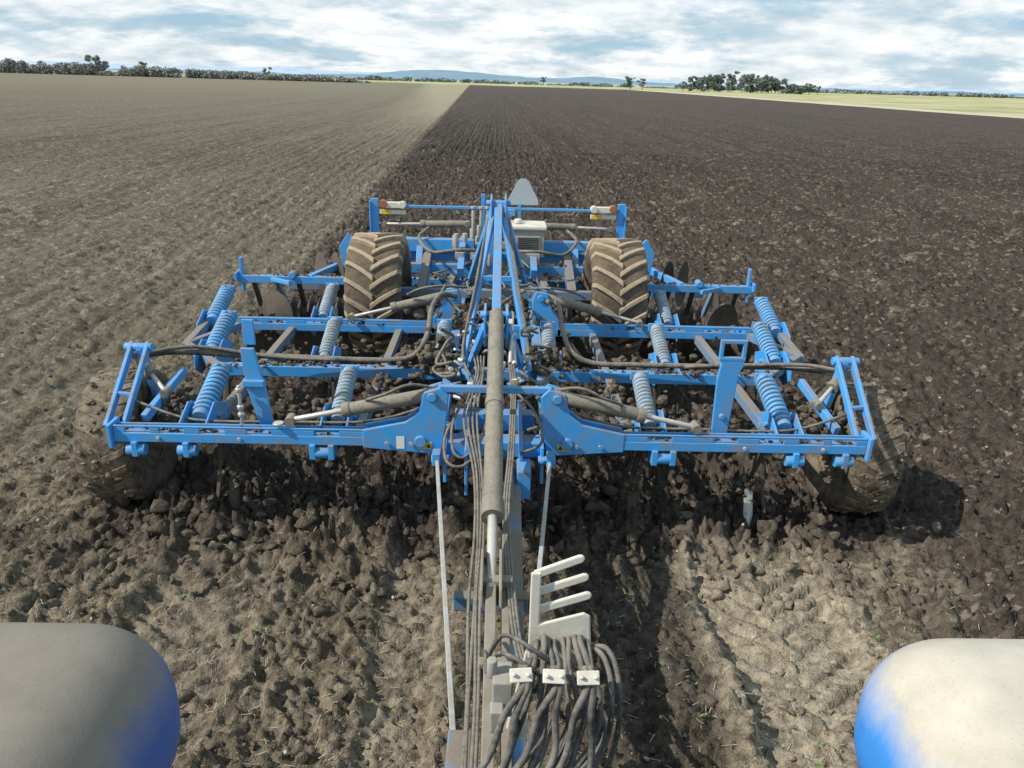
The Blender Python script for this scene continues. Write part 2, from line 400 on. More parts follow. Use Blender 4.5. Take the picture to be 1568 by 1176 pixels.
fb.box((0,5.3,.92),(.70,.16,.12)); fb.box((0,5.32,1.37),(.84,.05,.05)); fb.box((0,5.60,1.0),(.62,.12,.14))
fb.done()
hp=Part('headstock_plates',BLUE,CU)
for s in (-1,1):
    hp.poly([(s*.20,5.05,.62),(s*.20,5.05,1.0),(s*.20,5.6,1.15),(s*.20,5.9,1.05),(s*.20,5.7,.75)],(.025,0,0))
    hp.poly([(s*.36,5.1,.7),(s*.36,5.14,.98),(s*.36,5.5,1.02),(s*.36,5.5,.8)],(.025,0,0))
    hp.cyl((s*.33,5.14,.88),(s*.46,5.14,.88),.035)
hp.box((.22,5.0,.8),(.10,.22,.22)); hp.box((-.12,5.08,1.02),(.16,.12,.10))
hp.done()
mf=Part('main_frame_beams',BLUE,CU)
mf.box((0,6.7,.97),(4.9,.10,.10))
for s in (-1,1):
    slotbeam(mf,8.05,.97,s*.66,s*2.78,[s*v for v in (1.5,1.95,2.35,2.62)],h=.08)
    for yy in (8.02,8.14):
        mf.poly([(s*.40,yy,.90),(s*.70,yy,.93),(s*.72,yy,1.07),(s*.6,yy,1.2),(s*.54,yy,1.40),(s*.42,yy,1.42),(s*.38,yy,1.3)],(0,.04,0))
    mf.cyl((s*.47,7.98,1.35),(s*.47,8.18,1.35),.035)
    mf.beam((s*.42,5.38,.93),(s*.42,10.1,1.05),.09,.12)
mf.box((0,8.05,.95),(.9,.12,.12)); mf.done()
lf=Part('longitudinal_beams',BLUED,CU)
for s in (-1,1):
    lf.beam((s*1.05,5.35,.93),(s*1.05,8.0,.93),.07,.09)
    lf.beam((s*2.2,5.35,.93),(s*2.2,8.0,.93),.07,.09)
    lf.beam((s*2.5,6.7,.95),(s*3.05,7.3,.98),.07,.08); lf.beam((s*2.75,8.05,.97),(s*3.05,7.3,.98),.07,.08)
    lf.beam((s*3.05,7.25,.98),(s*3.1,8.35,1.02),.07,.08)
lf.box((0,9.6,1.0),(.74,.1,.1))
lf.done()
up=Part('fold_lock_posts',BLUE,CU)
up.poly([(1.68,5.42,.98),(1.80,5.42,.98),(1.83,5.42,1.5),(1.86,5.42,1.56),(1.86,5.42,1.60),(1.69,5.42,1.60),(1.67,5.42,1.45)],(0,.03,0))
for c,sz_ in (((1.765,5.42,1.745),(.20,.03,.03)),((1.765,5.42,1.612),(.20,.034,.03)),((1.68,5.42,1.68),(.03,.03,.12)),((1.85,5.42,1.68),(.03,.03,.12))): up.box(c,sz_)
up.cyl((1.74,5.38,1.15),(1.74,5.46,1.15),.022)
up.poly([(-1.78,5.42,.98),(-1.68,5.42,.98),(-1.72,5.42,1.3),(-1.78,5.42,1.62),(-1.88,5.42,1.62),(-1.86,5.42,1.3)],(0,.03,0))
up.box((-1.85,5.55,1.70),(.09,.02,.2)); up.box((-1.80,5.40,1.35),(.16,.05,.05))
up.done()
adj=Part('depth_adjuster_screw',ROD,CU); adj.cyl((-1.90,5.35,1.0),(-1.90,5.35,1.35),.013); 
for z in (1.1,1.16,1.3): adj.cyl((-1.90,5.35,z),(-1.90,5.35,z+.03),.028,n=6)
adj.cyl((-1.60,5.25,1.08),(-1.60,5.25,1.1),.04)
adj.done()
wa=Part('gauge_wheel_arms',BLUE,CU)
for s in (-1,1):
    for dx in (0,.13):
        wa.beam((s*(2.80+dx),5.36,.98),(s*(2.84+dx),6.05,1.42),.03,.07)
    wa.beam((s*2.80,5.60,1.15),(s*2.96,5.62,1.16),.03,.03); wa.cyl((s*2.80,6.02,1.40),(s*3.02,6.02,1.40),.035)
    wa.beam((s*2.90,6.02,1.40),(s*2.84,6.15,.75),.05,.08); wa.beam((s*2.70,5.5,1.0),(s*2.60,6.1,1.18),.05,.07)
    wa.beam((s*2.80,6.12,.62),(s*3.1,6.12,.58),.08,.08)
wa.done()
rb=Part('fold_ram_barrels',CYLM,CU,.003); rr=Part('fold_ram_rods',ROD,CU,.002)
def ram(a,b,f,r=.045,rod=.018):
    a=Vector(a);b=Vector(b);m=a+(b-a)*f
    rb.cyl(a,m,r); rb.cyl(m-(b-a).normalized()*.05,m+(b-a).normalized()*.01,r*1.15); rr.cyl(m,b,rod)
    rb.cyl(a+Vector((0,-.06,0)),a+Vector((0,.06,0)),r*.9); rb.cyl(b+Vector((0,-.05,0)),b+Vector((0,.05,0)),r*.75)
for s in (-1,1):
    ram((s*.46,5.30,1.33),(s*1.52,5.30,1.10),.62,r=.05,rod=.02)
    ram((s*.47,8.08,1.36),(s*1.55,8.0,1.10),.6,r=.048)
    ram((s*.40,10.2,1.74),(s*1.5,10.3,1.70),.55,r=.045)
    ram((s*2.95,6.05,1.30),(s*2.62,5.75,1.12),.5,r=.045)
rb.cyl((0,3.92,1.14),(0,6.05,1.72),.060); rb.cyl((0,3.90,1.135),(0,4.03,1.17),.068); rb.cyl((0,5.93,1.69),(0,6.1,1.735),.05)
rb.cyl((0,4.9,1.407),(0,4.97,1.426),.067)
rr.cyl((0,3.4,1.0),(0,3.95,1.15),.028)
rb.done(); rr.done()
sb=Part('overload_springs_blue',SPRB,CU,0); sg=Part('overload_springs_worn',SPRG,CU,0); sbr=Part('spring_brackets',BLUE,CU,.004)
tn=Part('tine_shanks',STEEL,CU,.003); sh=Part('tine_shares',BRIGHT,CU,.003)
def tine(x,y,blue=True,z=0,long=.50):
    s_=sb if blue else sg
    a=Vector((x,y+.24,1.02+z));b=Vector((x,y+.24+long,1.19+z))
    R=.070 if blue else .055
    s_.helix(a,b,R,.016,10.5 if blue else 12); s_.cyl(a,b,R*.85,n=14)
    d=(b-a).normalized()
    s_.cyl(a-d*.05,a+d*.01,R*.95,n=14); s_.cyl(b-d*.01,b+d*.04,R*.95,n=14)
    for q_ in (-1,1):
        sbr.poly([(x+q_*.10,y,.90+z),(x+q_*.10,y+.02,1.02+z),(x+q_*.10,y+.25,1.12+z),(x+q_*.10,y+.50,1.02+z),(x+q_*.10,y+.45,.85+z),(x+q_*.10,y+.15,.80+z)],(.014,0,0))
    sbr.cyl((x-.13,y+.28,1.0+z),(x+.13,y+.28,1.0+z),.022); sbr.cyl((x-.12,y+.42,.93+z),(x+.12,y+.42,.93+z),.03)
    sbr.box(tuple(b+d*.05),(.15,.03,.08))
    pts=[(x,y+.15,.93+z),(x,y+.42,.88),(x,y+.55,.66),(x,y+.50,.42),(x,y+.36,.2),(x,y+.22,-.02)]
    for p,q2 in zip(pts,pts[1:]): tn.beam(p,q2,.03,.07,.03)
for s in (-1,1):
    for x in (1.22,2.28): tine(s*x,5.32,x>2)
    for x in (.52,1.62): tine(s*x,6.72,False)
    tine(s*2.72,6.85,True)
    tine(s*1.92,8.08,False)
    tine(s*3.02,7.75,True,.03)
    for x in (1.15,2.12):
        tn.beam((s*x,5.42,.9),(s*x,5.66,.50),.045,.05); tn.beam((s*x,5.66,.52),(s*x,5.62,.05),.06,.035)
        (sh if (s>0 and x>2) else tn).poly([(s*x-.035,5.63,.40),(s*x+.035,5.63,.40),(s*x+.04,5.56,.20),(s*x,5.5,.08),(s*x-.04,5.56,.20)],(0,-.015,-.005))
for p in (sb,sg,sbr,tn,sh): p.done()
ma=Part('mast_a_frame',BLUE,CU)
for s in (-1,1):
    ma.beam((s*.035,7.70,2.36),(s*.31,6.62,1.02),.05,.07)
    ma.beam((s*.05,7.72,2.34),(s*.36,9.4,1.12),.05,.07)
    ma.beam((s*.31,6.65,1.02),(s*.12,6.10,1.08),.05,.06)
    ma.poly([(s*.07,7.55,2.15),(s*.07,7.6,2.42),(s*.07,7.78,2.46),(s*.07,7.95,2.25),(s*.07,7.8,2.1)],(.02,0,0))
    ma.poly([(s*.09,6.0,1.55),(s*.09,5.98,1.75),(s*.09,6.15,1.80),(s*.09,6.35,1.6),(s*.09,6.2,1.4)],(.02,0,0))
    ma.beam((s*.09,6.15,1.6),(s*.26,6.75,.98),.05,.07)
ma.beam((0,7.68,2.36),(0,6.12,1.70),.075,.05)
ma.beam((-.035,7.6,2.3),(-.035,9.0,1.3),.03,.05)
ma.cyl((-.12,7.7,2.38),(.12,7.7,2.38),.03); ma.cyl((-.13,6.08,1.72),(.13,6.08,1.72),.03)
ma.beam((-.24,6.9,1.36),(.24,6.9,1.36),.04,.05); ma.beam((-.16,7.2,1.75),(.16,7.2,1.75),.03,.05)
ma.done()
db=Part('drawbar_blue_beam',BLUED,CU); db.beam((.13,3.3,.72),(.15,5.15,.74),.10,.14); db.box((0,3.62,.76),(.42,.07,.09)); db.beam((-.10,5.2,.8),(-.06,3.6,.72),.05,.06)
db.poly([(.13,4.3,.62),(.13,5.1,.55),(.13,5.2,.9),(.13,4.6,.8)],(.03,0,0)); db.box((-.12,2.35,.88),(.10,.35,.10)); db.done()
dt=Part('drawbar_tubes',TONG,CU)
dt.beam((.0,1.3,.92),(.0,3.95,.98),.055,.11); dt.beam((.075,1.3,.90),(.075,3.98,.95),.045,.10); dt.beam((.0,3.96,.98),(.0,5.2,.95),.06,.08)
dt.box((.03,3.45,.96),(.17,.06,.16)); dt.box((.03,2.85,.94),(.16,.05,.15)); dt.done()
clv=Part('ram_clevis',TONG,CU,.004)
for s in (-1,1): clv.poly([(s*.05,3.25,.98),(s*.05,3.3,1.07),(s*.05,3.6,1.12),(s*.05,3.75,1.0)],(.015,0,0))
clv.done()
st=Part('stay_rods',RODW,CU,.004)
for s in (-1,1): st.beam((s*.42,5.14,.88),(s*.12,2.25,.88),.026,.04)
st.done()
tie=Part('stay_rod_ends',BLUE,CU); 
for s in (-1,1): tie.beam((s*.125,2.5,.88),(s*.10,1.9,.88),.045,.055); tie.box((s*.42,5.12,.90),(.06,.10,.10))
tie.done()
ho=Part('hydraulic_hoses',HOSE,CU,0)
ho.tube([(-2.95,6.15,1.28),(-2.75,6.35,1.25),(-2.3,6.5,1.18),(-1.9,6.56,1.15),(-1.5,6.58,1.13),(-1.0,6.6,1.12),(-.75,6.65,1.15),(-.64,6.85,1.28),(-.62,7.2,1.45),(-.55,7.5,1.50),(-.42,7.75,1.42)],.027)
ho.tube([(2.95,6.15,1.24),(2.6,6.45,1.18),(2.0,6.55,1.14),(1.3,6.58,1.13),(.9,6.6,1.13),(.7,6.68,1.2),(.62,6.9,1.35),(.6,7.3,1.48),(.5,7.6,1.42)],.025)
ho.tube([(-2.95,6.1,1.31),(-2.6,6.4,1.28),(-2.0,6.5,1.17),(-1.4,6.52,1.14)],.018)
ho.tube([(2.95,6.1,1.28),(2.7,6.3,1.26),(2.3,6.5,1.18),(1.7,6.5,1.15)],.018)
for s in (-1,1):
    ho.tube([(s*.2,5.5,1.2),(s*.35,5.45,1.28),(s*.6,5.42,1.15),(s*1.0,5.4,1.05),(s*1.6,5.42,1.03),(s*2.3,5.45,1.02),(s*2.8,5.6,1.1)],.011)
    ho.tube([(s*.95,5.28,1.28),(s*.8,5.2,1.36),(s*.6,5.25,1.42),(s*.3,5.4,1.3)],.012)
    ho.tube([(s*.95,8.0,1.36),(s*.8,7.95,1.44),(s*.6,8.0,1.46),(s*.3,8.2,1.4)],.014)
    ho.tube([(s*.25,9.2,1.6),(s*.5,9.1,1.62),(s*.8,9.3,1.55),(s*1.0,9.8,1.62),(s*.9,10.1,1.7)],.02)
    ho.tube([(s*.1,7.6,2.25),(s*.2,7.1,1.7),(s*.3,6.7,1.2),(s*.2,6.2,1.1),(s*.12,5.6,1.2)],.014)
for i in range(4):
    x=-.05-.018*i; j=random.uniform(-.012,.012)
    ho.tube([(-.1-.03*i,6.4,1.25),(x-.05,5.8,1.3+j),(x-.08-.015*i,5.3,1.15),(x-.03,4.7,1.02+j),(x+.0,4.0,1.0),(x+j,3.3,.99),(x-j,2.6,.99),(x,2.0,.98),(x,1.4,.97)],.009)
for i in range(3):
    x=.07+.016*i
    ho.tube([(.1+.02*i,6.3,1.3),(x+.06,5.7,1.25),(x+.04,5.0,1.05),(x,4.2,1.0),(x+.02,3.4,1.0),(x+.06,2.75,1.1),(.19+.03*i,2.48,1.35)],.009)
ho.tube([(-.3,5.35,1.15),(-.36,5.1,1.05),(-.33,4.95,.95),(-.22,4.95,.92),(-.12,5.1,.98),(-.05,5.4,1.1)],.012)
ho.tube([(-.26,5.4,1.2),(-.31,5.2,1.12),(-.29,5.02,1.0),(-.2,5.0,.97),(-.1,5.2,1.05)],.011)
ho.tube([(.15,5.6,1.25),(.3,5.3,1.2),(.35,5.1,1.05),(.2,5.05,.98)],.011)
ho.tube([(.2,5.9,1.3),(.45,5.6,1.2),(.4,5.35,1.1),(.25,5.3,1.05)],.013)
hd=Part('coupler_hoses',coat_mat('rubber_hose_dark',(.04,.041,.04),dirt=(.22,.20,.17),amt=.62,rough=.5),CU,0)
for i in range(9):
    k=i/8; x0=.17+.20*k; r=random.uniform(.009,.0135); u=lambda a:random.uniform(-a,a)
    hd.tube([(x0,2.52,1.36+u(.02)),(x0+.01,2.47,1.46+u(.01)),(x0+.01+u(.01),2.40,1.49+u(.02)),(x0+.03*k+u(.02),2.32,1.45),(x0-.01+.07*k+u(.02),2.25,1.34),(x0-.05+.09*k+u(.03),2.20,1.20),(x0*.7-.08+.12*k+u(.04),2.08,1.08),(x0*.3-.12+.15*k,1.88,.99),(-.12+.15*k,1.5,.95),(-.1+.1*k,1.1,1.0)],r)
for (a,b_,c,d_) in ((.115,.0,-.13,-.18),(.13,.07,-.05,-.14),(.235,.13,-.02,-.12),(.25,.24,.12,-.02),(.35,.28,.16,.02),(.37,.38,.33,.2)):
    hd.tube([(a,2.27,1.50),(a+.01,2.22,1.45),((a+b_)/2,2.19,1.34),(b_,2.14,1.18),(c,2.03,1.05),(d_,1.8,.97),(d_,1.3,.95)],.014)
hd.tube([(.38,2.46,1.42),(.45,2.40,1.47),(.49,2.32,1.40),(.50,2.28,1.2),(.46,2.25,1.0),(.36,2.15,.88),(.2,1.9,.84)],.011)
hd.tube([(.36,2.46,1.42),(.43,2.38,1.46),(.465,2.30,1.36),(.45,2.25,1.15),(.3,2.1,.95),(.1,1.9,.88)],.011)
hd.tube([(.20,2.30,1.42),(.10,2.30,1.5),(.03,2.42,1.42),(-.01,2.62,1.15),(-.02,2.9,1.02)],.009)
hd.tube([(.26,2.34,1.42),(.14,2.34,1.53),(.05,2.48,1.46),(.0,2.7,1.18),(.03,3.0,1.02)],.009)
hd.done(); ho.done()
cb=Part('hose_comb_bracket',CREAM,CU,.006)
def finger(x0,z0,x1,z1,y,t=.034):
    d=Vector((x1-x0,0,z1-z0)).normalized();n_=Vector((-d.z,0,d.x))*t/2; a=Vector((x0,y,z0));b=Vector((x1,y,z1))
    e=[b-n_]+[b+(n_*math.sin(u)+d*(t/2)*math.cos(u)) for u in (-.8,-.3,.3,.8)]+[b+n_]
    cb.poly([a-n_]+e+[a+n_],(0,.012,.004))
for i,(za,xb) in enumerate(((1.755,.335),(1.675,.355),(1.595,.37))): finger(.165,za,xb,za+.075,2.47-i*.004)
cb.poly([(.15,2.45,1.38),(.15,2.45,1.78),(.19,2.45,1.78),(.19,2.45,1.545),(.36,2.45,1.60),(.385,2.45,1.585),(.40,2.45,1.40),(.36,2.45,1.36)],(0,.014,.0))
cb.beam((.16,2.47,1.4),(.09,2.50,.95),.035,.02)
cb.done()
cp=Part('hose_clamps',CREAM,CU,.004)
for x,y,z,rz in ((.115,2.235,1.485,.1),(.235,2.225,1.490,-.05),(.36,2.225,1.485,.04)):
    R=Euler((math.radians(48),0,rz)).to_matrix().to_4x4()
    cp.box((x,y,z),(.082,.05,.02),R)
    for q_ in (-1,1): cp.cyl((x+q_*.026,y,z),(x+q_*.026,y-.02,z+.02),.008,n=6)
cp.done()
vb=Part('valve_block',GREY,CU); vb.box((.05,2.3,1.36),(.075,.12,.16)); vb.box((.03,2.22,1.30),(.05,.06,.10)); vb.cyl((.01,2.3,1.42),(.01,2.3,1.5),.02); vb.done()
dy=Part('warning_decals',YEL,CU,0); dy.box((-.52,5.2435,.935),(.11,.003,.055)); dy.box((.53,5.2435,.935),(.10,.003,.055)); dy.box((-1.47,10.2535,1.86),(.13,.003,.05)); dy.box((1.30,10.2535,1.86),(.13,.003,.05)); dy.done()
dm=Part('decal_marks',BLK,CU,0)
for x in (-.55,-.49,.50,.56): dm.poly([(x-.018,5.241,.918),(x+.018,5.241,.918),(x,5.241,.952)],(0,.002,0))
dm.done()
dw=Part('white_decal',WHT,CU,0); dw.box((-.70,5.2435,.955),(.06,.003,.10)); dw.done()
def tyre(c,R,W,parent,carc,lugm,nl=20,lh=.035,lw=.055,delta=.30,name='transport_wheel',rim=None,jit=0):
    t=Part(name+'_carcass',carc,parent,0)
    prof=[(-.36*W,R*.52),(-.47*W,R*.62),(-.5*W,R*.78),(-.485*W,R*.9),(-.43*W,R*.965),(-.25*W,R*.99),(0,R),(.25*W,R*.99),(.43*W,R*.965),(.485*W,R*.9),(.5*W,R*.78),(.47*W,R*.62),(.36*W,R*.52)]
    t.revolve(c,prof,64,jit=jit); t.done()
    l=Part(name+'_lugs',lugm,parent,.006); C=Vector(c)
    for i in range(nl):
        for s in (-1,1):
            a0=2*math.pi*(i+(0 if s>0 else .5))/nl; rings=[]; j=1 if not jit else random.uniform(.1,1.3)
            for t_ in (0,.35,.7,.93,1.04):
                x=s*(t_*.5*W-.015); an=a0-delta*t_**.85+(random.uniform(-.012,.012) if jit else 0)
                Rb=R*(1-.0-.035*t_**3)-.02-(.06 if t_>1 else 0); Ro=R+lh*j-.05*R*max(0,t_-.5)**2*2-(.07 if t_>1 else 0)
                w=lw*(1-.15*t_)*(1 if not jit else random.uniform(.7,1.2))
                rings.append([l.bm.verts.new(C+Vector((x,r*math.cos(an+q_),r*math.sin(an+q_)))) for r,q_ in ((Rb,-w),(Ro,-w*.8),(Ro,w*.8),(Rb,w))])
            for a,b in zip(rings,rings[1:]):
                for k in range(4): l.bm.faces.new((a[k],a[(k+1)%4],b[(k+1)%4],b[k]))
            l.bm.faces.new(rings[0]); l.bm.faces.new(rings[-1][::-1])
    l.done()
    r=Part(name+'_rim',rim or GREY,parent,.003)
    r.revolve(c,[(-.36*W,R*.55),(-.30*W,R*.5),(-.15*W,R*.45),(-.1*W,R*.15),(-.1*W,.001)],32)
    r.revolve(c,[(.36*W,R*.55),(.30*W,R*.5),(.15*W,R*.45),(.1*W,R*.15),(.1*W,.001)],32); 
    r.cyl(Vector(c)-Vector((.3*W,0,0)),Vector(c)+Vector((.3*W,0,0)),R*.13); r.done()
for s in (-1,1): tyre((s*1.39,9.0,1.12),.66,.64,CU,TYD,TYL)
ax=Part('wheel_axle_arms',BLUED,CU)
ax.beam((-1.4,9.0,1.13),(1.4,9.0,1.13),.10,.10)
for s in (-1,1): ax.beam((s*.9,9.0,1.13),(s*.9,10.1,1.4),.10,.14); ax.beam((s*.6,9.0,1.15),(s*.5,10.0,1.2),.08,.10)
ax.done()
pc=[];ps=[]
for s in (-1,1):
    tyre((s*3.14,6.12,.57),.57,.46,CU,MUDG,MUD,nl=24,lh=.004,lw=.085,delta=.2,name='gauge_wheel',rim=MUDG,jit=.010)
    for i in range(420):
        a=rng.random()*6.28; x=rng.uniform(-.22,.22); r=.570 if abs(x)<.17 else rng.uniform(.3,.53)
        pc.append((s*3.14+x,6.12+r*math.cos(a),.57+r*math.sin(a))); ps.append(.005+.026*rng.random()**2.5)
scatter('gauge_wheel_mud',np.array(pc),np.array(ps),MUD,parent=CU)
rg=Part('rear_disc_beam',BLUE,CU)
for s in (-1,1):
    rg.box((s*2.42,9.35,1.16),(1.55,.09,.09)); rg.beam((s*3.12,9.35,1.0),(s*3.12,9.35,1.42),.035,.07); rg.box((s*3.17,9.35,1.2),(.03,.22,.10))
    rg.beam((s*2.3,9.35,1.18),(s*1.9,10.2,1.25),.07,.08)
    rg.poly([(s*1.78,9.75,1.1),(s*1.95,9.75,1.15),(s*2.0,9.75,1.5),(s*1.88,9.75,1.68),(s*1.80,9.75,1.6)],(0,.04,0))
    rg.cyl((s*2.5,9.28,1.22),(s*2.5,9.42,1.22),.04); rg.beam((s*2.75,9.3,1.17),(s*2.45,9.0,1.2),.04,.05)
    rg.box((s*.78,10.0,1.5),(.95,.14,.16)); rg.box((s*.85,9.75,1.25),(1.0,.10,.12)); rg.beam((s*1.0,9.75,1.25),(s*1.0,10.0,1.5),.08,.1)
    rg.beam((s*.45,9.3,1.3),(s*.45,10.1,1.55),.08,.12)
    rg.box((s*1.62,10.3,1.70),(.10,.05,.66)); rg.box((s*1.675,10.3,1.72),(.02,.12,.56)); rg.box((s*1.45,10.31,1.42),(.5,.05,.08))
rg.box((0,10.05,1.35),(3.4,.10,.12)); rg.box((0,10.30,1.935),(3.2,.035,.035)); rg.box((0,10.02,1.0),(5.8,.10,.10))
rg.box((-.08,9.6,1.55),(.06,.3,.7)); rg.box((.1,9.9,1.95),(.22,.05,.08)); rg.beam((-.2,10.28,1.5),(-.2,10.28,2.12),.05,.05); rg.beam((.28,10.3,1.6),(.28,10.3,2.0),.04,.03)
rg.done()
dc=Part('levelling_discs',STEEL,CU,0)
for s in (-1,1):
    for x in (3.0,2.45,1.9,1.0,.4):
        R=Euler((0,0,s*.45)).to_matrix(); yy=9.35+(0 if x>2.7 else .12)
        dc.revolve((s*x,yy,.42),[(0,.001),(.02,.12),(.045,.2),(.08,.30)],28,R)
        dc.revolve((s*x,yy,.42),[(.086,.30),(.053,.2),(.028,.12),(.01,.001)],28,R)
        dc.beam((s*x,9.4,1.1),(s*x,9.6,.75),.05,.05); dc.beam((s*x,9.6,.75),(s*x+.02,9.42,.42),.05,.05)
    for x,yy,zz_ in ((2.72,9.1,.78),):
        R=Euler((0,0,-s*1.0)).to_matrix()
        dc.revolve((s*x,yy,zz_),[(0,.001),(.02,.12),(.08,.27)],28,R); dc.revolve((s*x,yy,zz_),[(.006,.001),(.026,.12),(.086,.27)],28,R); dc.beam((s*x,yy,zz_),(s*x,9.33,1.1),.05,.05)
    for x in (2.35,2.15): 
        R=Euler((0,0,-s*.5)).to_matrix()
        dc.revolve((s*x,9.9,1.08),[(0,.001),(.02,.12),(.08,.30)],28,R)
dc.done()
ro=Part('packer_roller',STEEL,CU,0)
k=-2.9
while k<2.95:
    ro.revolve((k,10.75,.28),[(-.02,.2),(-.006,.28),(.006,.28),(.02,.2)],30); k+=.13
ro.cyl((-2.95,10.75,.28),(2.95,10.75,.28),.2); ro.done()
rf=Part('roller_frame',BLUED,CU)
for s in (-1,1): rf.beam((s*2.95,10.75,.28),(s*2.95,10.2,.95),.05,.09); rf.beam((s*1.2,10.0,1.35),(s*1.2,10.75,.7),.08,.08)
rf.box((0,10.75,.72),(5.9,.09,.09)); rf.done()
li=Part('marker_lamps',ORG,CU); 
for s in (-1,1): li.cyl((s*1.50,10.20,1.97),(s*1.50,10.28,1.97),.05)
li.done()
lh_=Part('lamp_housings',CREAM,CU)
for s in (-1,1): lh_.box((s*1.36,10.26,1.955),(.26,.08,.075)); lh_.box((s*1.38,10.27,1.86),(.34,.03,.055)); lh_.cyl((s*1.25,10.2,1.96),(s*1.25,10.3,1.96),.045)
lh_.done()
sg_=Part('slow_vehicle_sign',SIGNB,CU,.003)
sg_.poly([(.12,10.35,1.98),(.12,10.35,2.04),(.25,10.35,2.29),(.29,10.35,2.32),(.35,10.35,2.32),(.39,10.35,2.29),(.52,10.35,2.05),(.52,10.35,1.98)],(0,.006,0)); sg_.done()
hb=Part('hydraulic_unit_housing',GREY,CU)
hb.box((.38,9.85,1.60),(.40,.36,.34)); hb.box((.38,9.83,1.60),(.30,.34,.20)); hb.box((.36,9.65,1.42),(.34,.1,.14)); hb.done()
ht=Part('hydraulic_unit_cover',CREAM,CU,.02); ht.box((.38,9.85,1.80),(.46,.42,.06)); ht.cyl((.25,9.8,1.83),(.25,9.8,1.89),.05); ht.done()
hg=Part('hydraulic_unit_grille',BLK,CU,0)
for i in range(8): hg.box((.38,9.656,1.52+.022*i),(.26,.01,.010))
hg.done()
vv=Part('valve_manifold',GREY,CU,.003)
for i in range(26):
    x=random.uniform(-.55,.1);y=random.uniform(9.3,10.1);z=random.uniform(1.42,1.70)
    if i%2: vv.box((x,y,z),(random.uniform(.05,.12),random.uniform(.05,.12),random.uniform(.05,.12)))
    else: vv.cyl((x,y,z-.05),(x,y,z+random.uniform(.05,.14)),random.uniform(.018,.035),n=12)
for x in (-.22,-.32,-.14): vv.cyl((x,10.0,1.6),(x,10.0,2.05+x*.3),.022); vv.cyl((x,10.0,1.97),(x,10.0,2.0),.04,n=6)
vv.done()
v2=Part('couplings_and_fittings',ROD,CU,.002)
for i in range(46):
    x=random.uniform(-.38,.38);y=random.uniform(5.35,7.4);z=random.uniform(1.05,1.3)
    d=Vector((random.uniform(-1,1),random.uniform(-1,1),random.uniform(-.2,.6))).normalized()*random.uniform(.03,.09)
    v2.cyl((x,y,z),Vector((x,y,z))+d,random.uniform(.010,.022),n=8)
for s in (-1,1):
    for x in (.62,.8,1.9,2.5): 
        v2.cyl((s*x,5.236,.95),(s*x,5.228,.95),.018,n=6) if x<1 else v2.cyl((s*x,5.25,.955),(s*x,5.238,.955),.016,n=6)
v2.cyl((.16,6.05,1.3),(.12,6.6,1.55),.022); v2.cyl((.12,5.95,1.35),(.14,6.5,1.62),.016)
v2.done()
v3=Part('hose_cluster_mast',HOSE,CU,0)
for i in range(30):
    s=random.choice((-1,1)); x=s*random.uniform(.08,.4); y=random.uniform(6.0,9.6); z=1.15+.25*random.random()
    pts=[(x,y,z)]
    for j in range(4):
        x+=random.uniform(-.16,.16);y+=random.uniform(-.25,.25);z+=random.uniform(-.1,.12); pts.append((x,y,max(.95,min(z,1.65))))
    v3.tube(pts,random.uniform(.009,.016),7,5)
v3.done()
pc=[];ps=[]
def cake(cx,cy,cz,n,sx,sy,szz,r):
    for _ in range(n): pc.append((rng.normal(cx,sx),rng.normal(cy,sy),cz+abs(rng.normal(0,szz)))); ps.append(rng.uniform(.3,1)**1.5*r)
cake(-.58,6.75,1.02,150,.13,.16,.09,.075); cake(.52,6.85,1.0,80,.11,.18,.06,.07); cake(-.4,7.9,1.05,50,.1,.1,.08,.06)
for s in (-1,1):
    cake(s*1.5,5.65,.93,110,.22,.14,.06,.055); cake(s*1.0,6.3,.93,40,.1,.2,.05,.05); cake(s*2.0,6.7,1.02,60,.35,.04,.015,.035)
    cake(s*1.7,7.2,.85,90,.4,.25,.07,.065); cake(s*.45,8.4,1.0,60,.12,.3,.08,.06); cake(s*2.4,8.3,.85,60,.3,.2,.06,.05)
    cake(s*2.6,5.9,.9,70,.14,.2,.06,.06); cake(s*1.0,8.6,.8,60,.3,.3,.1,.08); cake(s*2.2,9.4,1.2,40,.5,.02,.01,.025)
    cake(s*1.2,9.6,1.1,50,.5,.2,.15,.05); cake(s*1.1,8.05,1.02,30,.3,.03,.01,.03); cake(s*2.0,5.33,1.0,60,.6,.025,.008,.024)
    for x in (1.15,2.12): cake(s*x,5.62,.35,30,.05,.05,.12,.04)
for i in range(620):
    s=random.choice((-1,1)); b_=random.choice(((5.3,1.0,2.8),(6.7,1.02,2.3),(8.05,1.02,2.7),(9.35,1.21,3.0)))
    pc.append((s*random.uniform(.6,b_[2]),b_[0]+random.uniform(-.03,.03),b_[1])); ps.append(random.uniform(.005,.020))
scatter('caked_soil',np.array(pc),np.array(ps),mud_mat('caked_soil_mat',(.065,.050,.038),(.17,.138,.10),30,.01),parent=CU)

